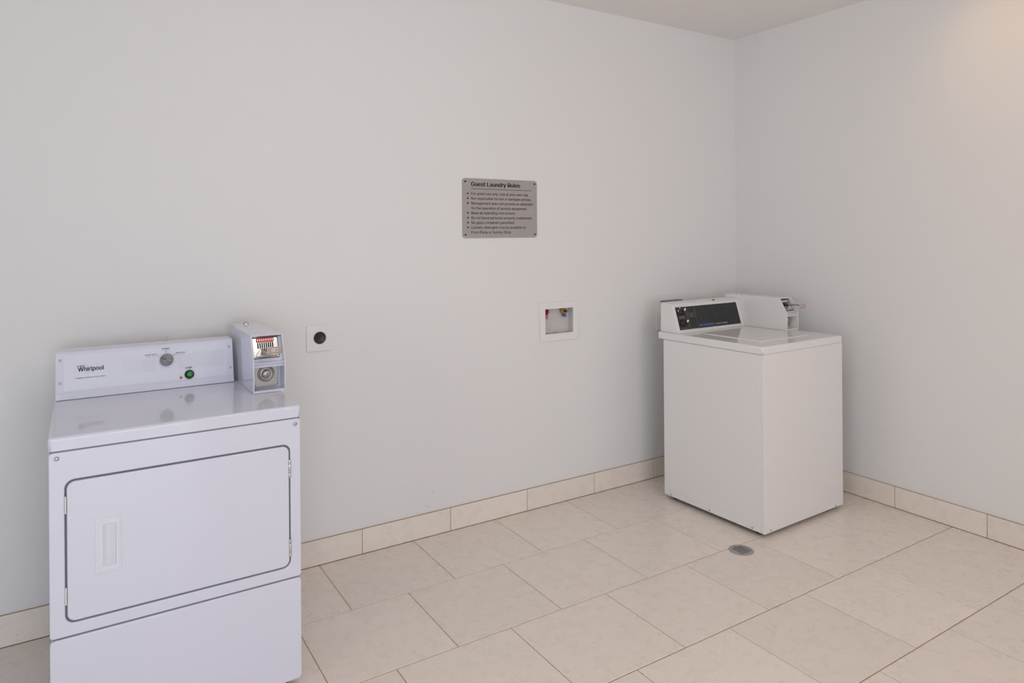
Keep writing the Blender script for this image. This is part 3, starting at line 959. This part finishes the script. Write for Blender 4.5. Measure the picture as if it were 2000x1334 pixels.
# ------------------------------------------------------------------ valve boxes recessed in the wall
def valve_box(x0, x1, label, valves=True):
    t = thing('valve_box', label, 'valve box', (x0, WY, VZ[0]), 0, 'laundry valve boxes')
    w, h = x1 - x0, VZ[1] - VZ[0]
    F = Fr((0, 0, 0), (1, 0, 0), (0, 0, 1))
    i0, i1, j0, j1 = PI_IN, w - PI_IN + 0.001, PI_IN + 0.003, h - PI_IN
    finish('frame', frame_ring(B(), rrect(0, w, 0, h, 0.004, 3), rrect(i0, i1, j0, j1, 0.003, 3), F, 0.0003, 0.0080), 'plastic', t, bevel=0.0022, seg=3)
    D = 0.040
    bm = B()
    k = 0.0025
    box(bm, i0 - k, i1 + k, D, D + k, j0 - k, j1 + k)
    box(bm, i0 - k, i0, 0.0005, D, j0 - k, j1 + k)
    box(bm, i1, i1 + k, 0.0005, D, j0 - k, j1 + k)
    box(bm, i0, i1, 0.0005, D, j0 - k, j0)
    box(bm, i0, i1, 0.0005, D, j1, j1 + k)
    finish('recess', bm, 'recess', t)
    for u, r in ((i0 + 0.022, 0.010), (i0 + 0.090, 0.014)):
        finish('grime', prism(B(), circle(u, 0.026, r, 12, 0.007), Fr((0, D - 0.040, j0), (1, 0, 0), (0, 1, 0)), 0.0, 0.0006), 'grime', t)
    for key, u in ((('red', i0 + 0.027), ('blue', i0 + 0.140)) if valves else ()):
        body = 'brass' if key == 'blue' else 'valve_red'
        v = B()
        lathe(v, [(0, 0), (0.0085, 0), (0.0085, 0.030), (0, 0.030)], Fr((u, D - 0.016, j1 - 0.034), (1, 0, 0), (0, 1, 0)), 0, 0, 16)
        box(v, u - 0.013, u + 0.013, D - 0.024, D - 0.006, j1 - 0.024, j1 - 0.006)
        val = finish('valve', v, body, t, bevel=0.001)
        G = Fr((0, D - 0.024, 0), (1, 0, 0), (0, 0, 1))
        finish('outlet_port', lathe(B(), [(0, 0), (0.0085, 0.0), (0.0085, 0.010), (0.0065, 0.011), (0.0060, 0.004), (0, 0.004)], G, u + (0.011 if key == 'blue' else -0.002), j1 - 0.020, 18), 'brass_dark' if key == 'blue' else 'valve_red', t)
        lv = B()
        if key == 'blue':
            prism(lv, [(u - 0.011, j1 - 0.031), (u + 0.014, j1 - 0.034), (u + 0.014, j1 - 0.053), (u - 0.011, j1 - 0.047)], G, 0.0, 0.005)
            finish('handle', lv, 'valve_blue', t, bevel=0.001)
        else:
            prism(lv, [(u - 0.014, j1 - 0.034), (u + 0.004, j1 - 0.034), (u + 0.004, j1 - 0.056), (u - 0.014, j1 - 0.056)], G, 0.0, 0.005)
            finish('handle', lv, 'valve_pink', t, bevel=0.001)
    return t


valve_box(*VB[0], 'white recessed valve box with red and blue valves, in full view on the wall')
valve_box(*VB[1], 'white recessed valve box mostly hidden behind the washer console', False)

# ------------------------------------------------------------------ floor drain
drain = thing('floor_drain', 'round grey metal floor drain with slotted grate in front of the washer', 'floor drain', (2.6050, -0.9290, 0.0))
F = Fr((0, 0, 0), (1, 0, 0), (0, 1, 0))
R0 = 0.0565
finish('rim', lathe(B(), [(R0, -0.006), (R0, 0.0012), (R0 - 0.001, 0.0020), (R0 - 0.007, 0.0022), (R0 - 0.008, 0.0010), (R0 - 0.008, -0.004)], F, 0, 0, 48), 'drain', drain)
finish('grate', lathe(B(), [(0, 0.0018), (R0 - 0.0095, 0.0018), (R0 - 0.0085, 0.0010), (R0 - 0.0085, -0.004), (0, -0.004)], F, 0, 0, 48), 'drain', drain)
for iy, (n, off) in enumerate(((7, 0.0), (8, 0.5), (7, 0.0))):
    for ix in range(n):
        u = (ix - (n - 1) / 2) * 0.0092
        v = (iy - 1) * 0.0200
        if abs(u) > 0.030 and iy != 1:
            continue
        finish('slot', prism(B(), rrect(v - 0.0088, v + 0.0088, u - 0.0020, u + 0.0020, 0.0018, 3), F, 0.0012, 0.0021), 'dark', drain)
